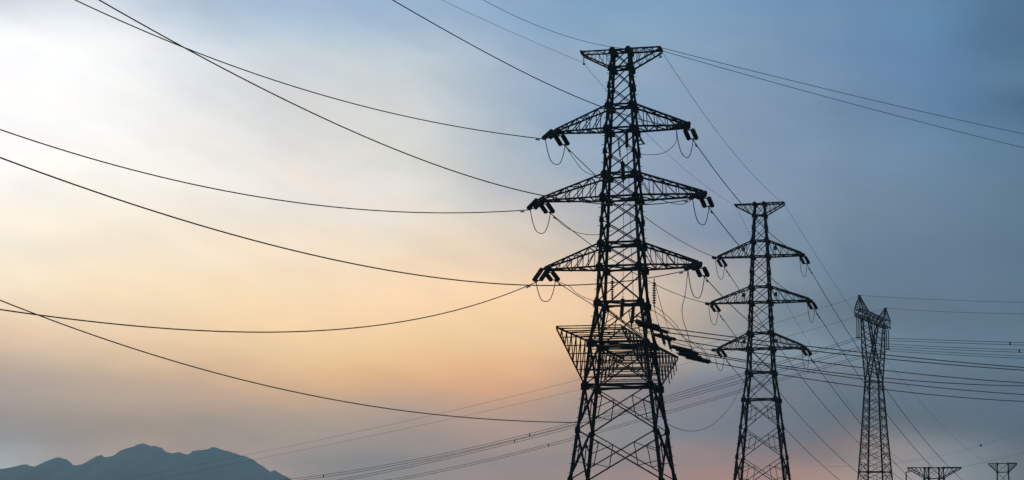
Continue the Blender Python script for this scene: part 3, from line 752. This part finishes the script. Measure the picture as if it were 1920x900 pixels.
for e in (-1, 1):
    m = MB(); ap = Vector((0, e*11.7, zb1 + 2.5)); ears[e] = ap
    for sx in (-1, 1):
        m.bar(Vector((sx*.75, e*12.5, zb1)), ap, .18, .14); m.bar(Vector((sx*.75, e*7.4, zb1)), ap, .18, .14)
        for q in range(1, 5):
            f0 = q / 5.5
            A, B = lerp((sx*.75, e*12.5, zb1), ap, f0), lerp((sx*.75, e*7.4, zb1), ap, f0)
            m.bar(A, B, .08, .06); m.bar(A, lerp((sx*.75, e*7.4, zb1), ap, max(0, f0 - .18)), .08, .06)
            if sx > 0: m.bar(A, lerp((-.75, e*12.5, zb1), ap, f0), .08, .06)
    m.bar(ap - Vector((.3, 0, .05)), ap + Vector((.3, 0, -.05)), .2)
    m.build('horn', DARKSTEEL, t3)

# ------------------------------------------------------------------ conductors leaving the second tower
OUT4 = {(0, -1): (1700, 905), (0, 1): (1835, 925), (1, -1): (1690, 940), (1, 1): (1850, 962), (2, -1): (1700, 975), (2, 1): (1840, 995)}
for (lvl, sd), (ex, ey) in OUT4.items():
    P = tip(t2, Z2, ARMS2, lvl, sd, 1); Q = at(ex, ey, 412)
    sp, Ln = span_between(P, Q, 4.2)
    d0 = (sp.pt(SLEN) - P).normalized()
    tension_set(P, d0, f'twin capsule insulators slanting down behind {SIDE[sd]} tip of {LEVEL[lvl]} crossarm on second tallest tower', 'tension insulators')
    E = P + d0 * (SLEN + .1); t2_out_end[(lvl, sd)] = E
    sp, Ln = span_between(E, Q, 3.8)
    o = cable('power_conductor', pts_of(sp, 0, Ln), RW, f'conductor dropping away from {SIDE[sd]} {LEVEL[lvl]} crossarm tip of the second tallest tower', 'cable', 'conductors leaving the second tallest tower')
    damper(sp, 1.4, o); damper(sp, 2.6, o)
    loop(t2_in_end[(lvl, sd)], E, 2.5, 0.042, f'thin U-shaped jumper loop under {SIDE[sd]} tip of {LEVEL[lvl]} crossarm on second tallest tower', 'jumper loops')

# ------------------------------------------------------------------ earth wires
def earth(P, ang, pix, extra, label, r=0.02, name='e', group='earth wires'):
    sp, tm = span_fit(P, ang, pix, name)
    return cable('earth_wire', pts_of(sp, 0, tm + extra, 56), r, label, 'cable', group, EARTHW), sp
E1 = {sd: w_at(t1, (sd*3.95, 0, Z1[96] - (.9 if sd < 0 else .1))) for sd in (-1, 1)}
earth(E1[-1], INA, [(830, 0), (900, 35), (1000, 78), (1070, 104)], 20, 'faint thin wire from above to the sunset-side end of the tallest tower\'s head', 0.016, 'ge-')
earth(E1[1], INA, [(905, 0), (960, 26), (1040, 60), (1120, 84)], 20, 'thin wire from above to the far end of the tallest tower\'s head', 0.022, 'ge+')
E2 = {sd: w_at(t2, (sd*3.6, 0, Z2[96] - .1)) for sd in (-1, 1)}
for sd in (-1, 1):
    sp, Ln = span_between(E1[sd], E2[sd], 1.5)
    o = cable('earth_wire', pts_of(sp, 0, Ln), 0.02 if sd > 0 else .018, f'hair-thin wire strung between the {SIDE[sd]} ends of the two tallest towers\' heads', 'cable', 'earth wires', EARTHW)
BR = R(45)                                                          # heading of the branch line
earth(w_at(t1, (3.95, -.7, Z1[96])), BR, [(1420, 128), (1600, 177), (1760, 224), (1920, 272)], 70, 'upper of two wires slanting from the tallest tower\'s head across the blue', 0.03, 'br1')
earth(w_at(t1, (3.95, .7, Z1[96])), BR, [(1420, 141), (1600, 193), (1760, 243), (1920, 293)], 70, 'lower of two wires slanting from the tallest tower\'s head across the blue', 0.03, 'br2')
# from the second tower's head to the far heads
for sd, (tw_, Tn, Hn, e_) in {-1: (t4, T4, H4, -5.4), 1: (t5, T5, H5, -3.7)}.items():
    Q = w_at(tw_, (e_, 0, Hn)); sp, Ln = span_between(E2[sd], Q, 5.5)
    cable('earth_wire', pts_of(sp, 0, Ln), 0.02, ('faint wire curving from second tallest tower to the T-shaped tower head' if sd > 0 else 'faint wire curving from second tallest tower to the broad flat tower head'), 'cable', 'earth wires', EARTHW)

# low cable clamped to the legs of the tallest tower
z_low = Z1[808] + .7; hl = T1.hw(z_low)
P = w_at(t1, (-hl - .1, -hl, z_low)); sp, tm = span_fit(P, INA, [(0, 562), (200, 638), (400, 699), (600, 743), (800, 775), (950, 789), (1040, 792)], 'low')
cable('fibre_cable', pts_of(sp, 0, tm + 20, 64), RW * .9, 'low cable sweeping from the picture edge to a leg of the tallest tower', 'cable', 'low cables')
P = w_at(t1, (hl + .15, hl, z_low + .1)); Q = w_at(t2, (-T2.hw(Z2[569]) - .1, -T2.hw(Z2[569]), Z2[569] - .6))
sp, Ln = span_between(P, Q, 3.4)
cable('fibre_cable', pts_of(sp, 0, Ln), .03, 'slack low cable dipping between the legs of the two tallest towers', 'cable', 'low cables')

# ------------------------------------------------------------------ branch circuit on the gantry
BRS = [  # start px, end px, depth at start, far pixels, label
 ((1189, 601), (1237, 613.5), 167, [(1340, 625), (1513, 650), (1618, 661), (1920, 689)], 'first'),
 ((1211, 611), (1254, 624), 171, [(1340, 633), (1521, 659), (1618, 668), (1920, 694)], 'second'),
 ((1231, 627), (1268, 637), 184, [(1308, 645), (1459, 669), (1618, 688.5), (1920, 718)], 'third'),
 ((1257, 649), (1300, 659), 196, [(1340, 667), (1462, 689), (1618, 702), (1920, 724)], 'fourth'),
 ((1266, 654), (1310, 664), 198, [(1340, 670), (1461, 692), (1620, 709), (1920, 740)], 'fifth'),
 ((1284, 668), (1332, 679), 202, [(1360, 685), (1461, 706), (1620, 723), (1920, 753)], 'lowest'),
]
SL_B = 2.95
br_end = []
for (s0, s1, D, pix, nm) in BRS:
    P = at(s0[0], s0[1], D)
    # the string runs along the branch heading, dipping so that it ends where seen
    nrm = Vector((math.cos(BR), -math.sin(BR), 0)); r = ray(*s1); X = CP + r * ((P - CP).dot(nrm) / r.dot(nrm))
    d = (X - P); ln = d.length
    o = single('branch_insulator', M_BRANCH, P, d, SL_B, f'ribbed insulator string on the gantry, {nm} from above, beside the tallest tower', 'ribbed branch insulators', ln / SL_B)
    E = X; br_end.append(E)
    sp, tm = span_fit(E, BR, pix, 'br ' + nm)
    cable('branch_conductor', pts_of(sp, 0, tm + 70, 64), .05, f'branch conductor leaving the gantry sideways, {nm} from above where it crosses the second tower', 'cable', 'branch conductors')
for (s0, s1, D, lab) in (((1194, 607), (1240, 619.5), 168, 'ribbed companion string lying just under the first branch string'), ((1222, 626), (1261, 637), 182, 'ribbed companion string lying just under the third branch string'), ((1270, 662), (1316, 671.5), 200, 'ribbed companion string wedged between the fifth and the lowest branch strings')):
    P = at(s0[0], s0[1], D); nrm = Vector((math.cos(BR), -math.sin(BR), 0)); r = ray(*s1); X = CP + r * ((P - CP).dot(nrm) / r.dot(nrm)); d = X - P
    single('branch_insulator', M_BRANCH, P, d, SL_B, lab, 'ribbed branch insulators', d.length / SL_B)
# leaning jumper strings and hanging strings inside the tower
HANGS = [  # mesh, top px, bottom px, depth, label
 (M_HANGF, (1174.5, 243), (1175.5, 279), 183, 'thick insulator hanging in the tallest tower just below the top crossarm'),
 (M_HANG, (1159.5, 262), (1163, 294), 183, 'slender ribbed insulator hanging between top and middle crossarms of the tallest tower'),
 (M_HANGF, (1167, 300), (1169, 341), 182, 'thick insulator hanging in the tallest tower level with the middle crossarm roots'),
 (M_HANG, (1148, 522), (1148, 563), 181, 'ribbed insulator hanging behind the sunset-side leg under the bottom crossarm of the tallest tower'),
 (M_HANGF, (1168, 557), (1165, 597), 178, 'thick insulator hanging in the waist of the tallest tower, higher of the two'),
 (M_HANGF, (1188, 571), (1184.5, 609), 178, 'thick insulator hanging in the waist of the tallest tower, lower of the two'),
 (M_HANG, (1226.5, 524), (1226.5, 573), 185, 'ribbed insulator hanging outside the dusk-side leg below the bottom crossarm of the tallest tower'),
 (M_HANGF, (1238, 617), (1247, 648), 182, 'stubby leaning insulator over the gantry, further up its slope'),
 (M_HANGF, (1250, 626), (1259, 657), 186, 'stubby leaning insulator over the gantry, further down its slope'),
]
hang_end = []
for (me, a, b, D, lab) in HANGS:
    P, Q = at(a[0], a[1], D), at(b[0], b[1], D + .1); d = Q - P
    base_len = 2.12
    single('hanging_insulator', me, P, d, base_len, lab, 'insulators hanging in the tallest tower', d.length / base_len)
    hang_end.append((P, Q))
# suspension rods so the inner strings hang from steel
def through(name, pix, r, label, group, cat='cable'):
    P3 = [at(px, py, D) for (px, py, D) in pix]
    out = []
    n = len(P3)
    for i in range(n - 1):
        p0, p1, p2, p3 = P3[max(i - 1, 0)], P3[i], P3[i + 1], P3[min(i + 2, n - 1)]
        for k in range(8):
            t = k / 8
            out.append(0.5 * ((2*p1) + (p2 - p0)*t + (2*p0 - 5*p1 + 4*p2 - p3)*t*t + (3*p1 - p0 - 3*p2 + p3)*t**3))
    out.append(P3[-1])
    return cable(name, out, r, label, cat, group)
G_DROP = 'dropper wires to the gantry'
def pxd(P):                                                         # world point back to pixel and depth, to start a dropper on a fitting
    q = P - CP; s = q.dot(FWD)
    return (960 + F * q.x / s, PPY - F * q.dot(UP) / s, P.y)
a = pxd(out_end[(0, -1)])
through('dropper_wire', [a, (1079, 302, 184), (1092, 318, 183), (1108, 327, 183), (1130, 331, 183), (1169, 341, 182)], .03, 'dropper curving from the top sunset-side insulators into the tallest tower', G_DROP)
a = pxd(in_end[(0, 1)])
through('dropper_wire', [a, (1268, 263, 181), (1257, 279, 182), (1240, 288, 182), (1222, 290, 183), (1203, 289, 183), (1175.5, 279, 183)], .03, 'dropper curving from the top dusk-side insulators into the tallest tower', G_DROP)
a = pxd(out_end[(1, -1)])
through('dropper_wire', [a, (1050, 417, 184), (1066, 429, 184), (1090, 438, 183), (1120, 440, 183), (1150, 432, 183)], .03, 'dropper curving from the middle sunset-side insulators into the tallest tower', G_DROP)
a = pxd(in_end[(1, 1)])
through('dropper_wire', [a, (1286, 381, 181), (1272, 383, 182), (1255, 380, 182), (1235, 375, 183), (1205, 384, 183)], .03, 'dropper curving from the middle dusk-side insulators into the tallest tower', G_DROP)
a = pxd(out_end[(2, -1)])
through('dropper_wire', [a, (1066, 536, 184), (1085, 552, 184), (1112, 563, 183), (1148, 563, 181)], .03, 'dropper curving from the bottom sunset-side insulators into the tallest tower', G_DROP)
a = pxd(in_end[(2, 1)])
through('dropper_wire', [a, (1285, 550, 181), (1279, 578, 182), (1281, 600, 184), (1289, 625, 188), (1297, 655, 196), (1300, 659, 197)], .035, 'long dropper falling from the bottom dusk-side tip down to the ribbed insulators', G_DROP)
through('dropper_wire', [(1169, 341, 182), (1169, 420, 181), (1168.5, 500, 180), (1168, 557, 178)], .025, 'straight dropper inside the tallest tower, between the legs', G_DROP)
through('dropper_wire', [(1175.5, 279, 183), (1180, 360, 182), (1184, 470, 180), (1188, 571, 178)], .025, 'second straight dropper inside the tallest tower, slightly slanted', G_DROP)
through('dropper_wire', [(1226.5, 573, 185), (1245, 587, 184), (1265, 606, 183), (1281, 630, 184), (1293, 648, 194), (1310, 664, 199)], .03, 'dropper arcing from outer ribbed insulator toward the fifth branch string', G_DROP)
through('dropper_wire', [(1226.5, 573, 185), (1231, 595, 184), (1237, 613.5, 171)], .03, 'short dropper from outer ribbed insulator to the first branch string', G_DROP)
through('dropper_wire', [(1228, 530, 185), (1240, 575, 185), (1250, 607, 183), (1256, 622, 175)], .03, 'long dropper falling past the outer ribbed insulator onto the second branch string', G_DROP)
through('dropper_wire', [(1222, 581, 184), (1240, 592, 184), (1262, 612, 184), (1285, 635, 187), (1315, 650, 198), (1333, 678, 207)], .03, 'lowest sweeping dropper from the waist to the lowest branch string', G_DROP)
through('dropper_wire', [(1184.5, 609, 178), (1205, 610, 176), (1222, 609, 174), (1237, 613.5, 171)], .03, 'dropper from the lower thick waist insulator along the first branch string', G_DROP)
through('dropper_wire', [(1287, 636, 187), (1305, 648, 195), (1318, 658, 203), (1328, 677.5, 206)], .03, 'hooked dropper end bending down to the lowest ribbed string', G_DROP)

# ------------------------------------------------------------------ crossing line on the cat-head tower
LINE_L = -(math.pi / 2) - BA + math.pi * 0                          # plan heading (from +y, clockwise) to the sunset side
hd = Vector((math.cos(-BA), math.sin(-BA), 0))                      # local +x in the world
ang_r = math.atan2(hd.x, hd.y); ang_l = ang_r + math.pi
PH = [(-13.3, 'nearer'), (0.0, 'middle'), (13.3, 'farther')]
LPIX = [[(1560, 650), (1450, 687), (1250, 743), (1090, 790), (900, 838), (740, 871), (608, 892)],
        [(1560, 667), (1450, 703), (1250, 750), (1090, 795), (900, 846), (740, 880), (680, 892)],
        [(1560, 686), (1450, 713), (1250, 775), (1075, 822), (900, 866), (800, 888), (760, 896)]]
RPIX = [[(1740, 638.5), (1830, 642), (1920, 646)], [(1740, 651.5), (1830, 655), (1920, 658.5)], [(1740, 661), (1830, 665), (1920, 670)]]
SPACL = [[608, 993], [965], [1028]]; SPACR = [[1895], [1912], []]
for k, (yb, nm) in enumerate(PH):
    Lsus = 3.95
    root = empty('suspension_insulator', w_at(t3, (0, yb, zb0 - .1))); root.rotation_euler.z = -BA
    tag(root, f'pair of slim insulators hanging straight from {nm} part of the fork-headed tower\'s beam' if k != 1 else 'pair of slim insulators hanging in the gap of the fork-headed tower', 'insulator', 'suspension insulators on the fork-headed tower')
    for sx in (-.19, .19):
        s = put('disc_string', M_SUSP, root); s.rotation_mode = 'QUATERNION'
        s.rotation_quaternion = Vector((0, 0, -1)).to_track_quat('X', 'Y'); s.location = (sx, 0, 0)
    b = MB(); b.bar((-.4, 0, -Lsus - .05), (.4, 0, -Lsus - .05), .18); b.build('yoke_plate', STEEL, root)
    P = w_at(t3, (0, yb, zb0 - .1 - Lsus - .12))
    for ang, pixs, ext, lab, spx in ((ang_l, LPIX[k], 40, 'sunset-ward', SPACL[k]), (ang_r, RPIX[k], 60, 'dusk-ward', SPACR[k])):
        sp, tm = span_fit(P, ang, pixs, 'x%d%s' % (k, lab))
        r = empty('twin_conductor', P)
        tag(r, f'twin conductor running {lab} from the {nm} insulators of the fork-headed tower', 'cable', 'twin conductors of the crossing line')
        dv = 0.22
        for s_ in (-1, 1):
            b = MB(); b.tube([p - P + Vector((0, 0, s_*dv)) + Vector((sp.d.y, -sp.d.x, 0)) * (s_*.0) for p in pts_of(sp, 0, tm + ext, 48)], .042, 6)
            b.build('subconductor', WIRE, r, True)
        for sx_ in spx:
            rr = ray(sx_, 700); nn_ = Vector((sp.d.y, -sp.d.x, 0)); kk = (P - CP).dot(nn_) / rr.dot(nn_); X = CP + rr * kk
            t = (X - P).dot(sp.d); p = sp.pt(t) - P
            b = MB(); b.bar(p + Vector((0, 0, -.3)), p + Vector((0, 0, .3)), .2, .2, (0, 1, 0)); b.build('spacer', STEEL, r)
for e, pl, pr in ((-1, [(1560, 575), (1090, 708), (880, 765), (560, 832), (300, 886)], [(1740, 561.5), (1830, 564), (1920, 567)]),
                  (1, [(1560, 611), (1090, 728), (880, 778), (560, 846), (320, 893)], [(1740, 583.5), (1830, 586), (1920, 588.5)])):
    P = w_at(t3, ears[e])
    nm = 'nearer' if e < 0 else 'farther'
    earth(P, ang_l, pl, 40, f'very faint wire running sunset-ward from the {nm} horn of the fork-headed tower', .022, 'x-e', 'earth wires')
    earth(P, ang_r, pr, 60, f'faint wire running dusk-ward from the {nm} horn of the fork-headed tower', .026, 'x+e', 'earth wires')

# faint lines behind the far heads, with the dark ball on one of them
P = w_at(t4, (5.6, 0, H4)); sp, tm = span_fit(P, R(58), [(1850, 866), (1920, 848)], 'f4')
cable('earth_wire', pts_of(sp, 0, tm + 30), .022, 'faint wire rising away from the broad flat tower head', 'cable', 'earth wires', EARTHW)
P = at(1700, 866, 560); sp, tm = span_fit(P, R(75), [(1780, 850), (1839, 836), (1920, 806)], 'f5')
o = cable('earth_wire', pts_of(sp, -30, tm + 40), .022, 'faint wire in the dusk carrying a small dark ball', 'cable', 'earth wires', EARTHW)
p = at(1839, 840, 560)
rr = ray(1839, 840); nn_ = Vector((sp.d.y, -sp.d.x, 0)); X = CP + rr * ((sp.P - CP).dot(nn_) / rr.dot(nn_)); t = (X - sp.P).dot(sp.d)
b = MB(); b.lathe([(-.36 + .72*k/10, max(.02, math.sqrt(max(0, .36**2 - (-.36 + .72*k/10)**2)))) for k in range(11)], 12)
o = b.build('marker_ball', PORCELAIN, None, True); o.location = sp.pt(t)
tag(o, 'small dark ball on a faint wire above the T-shaped tower head', 'marker ball')
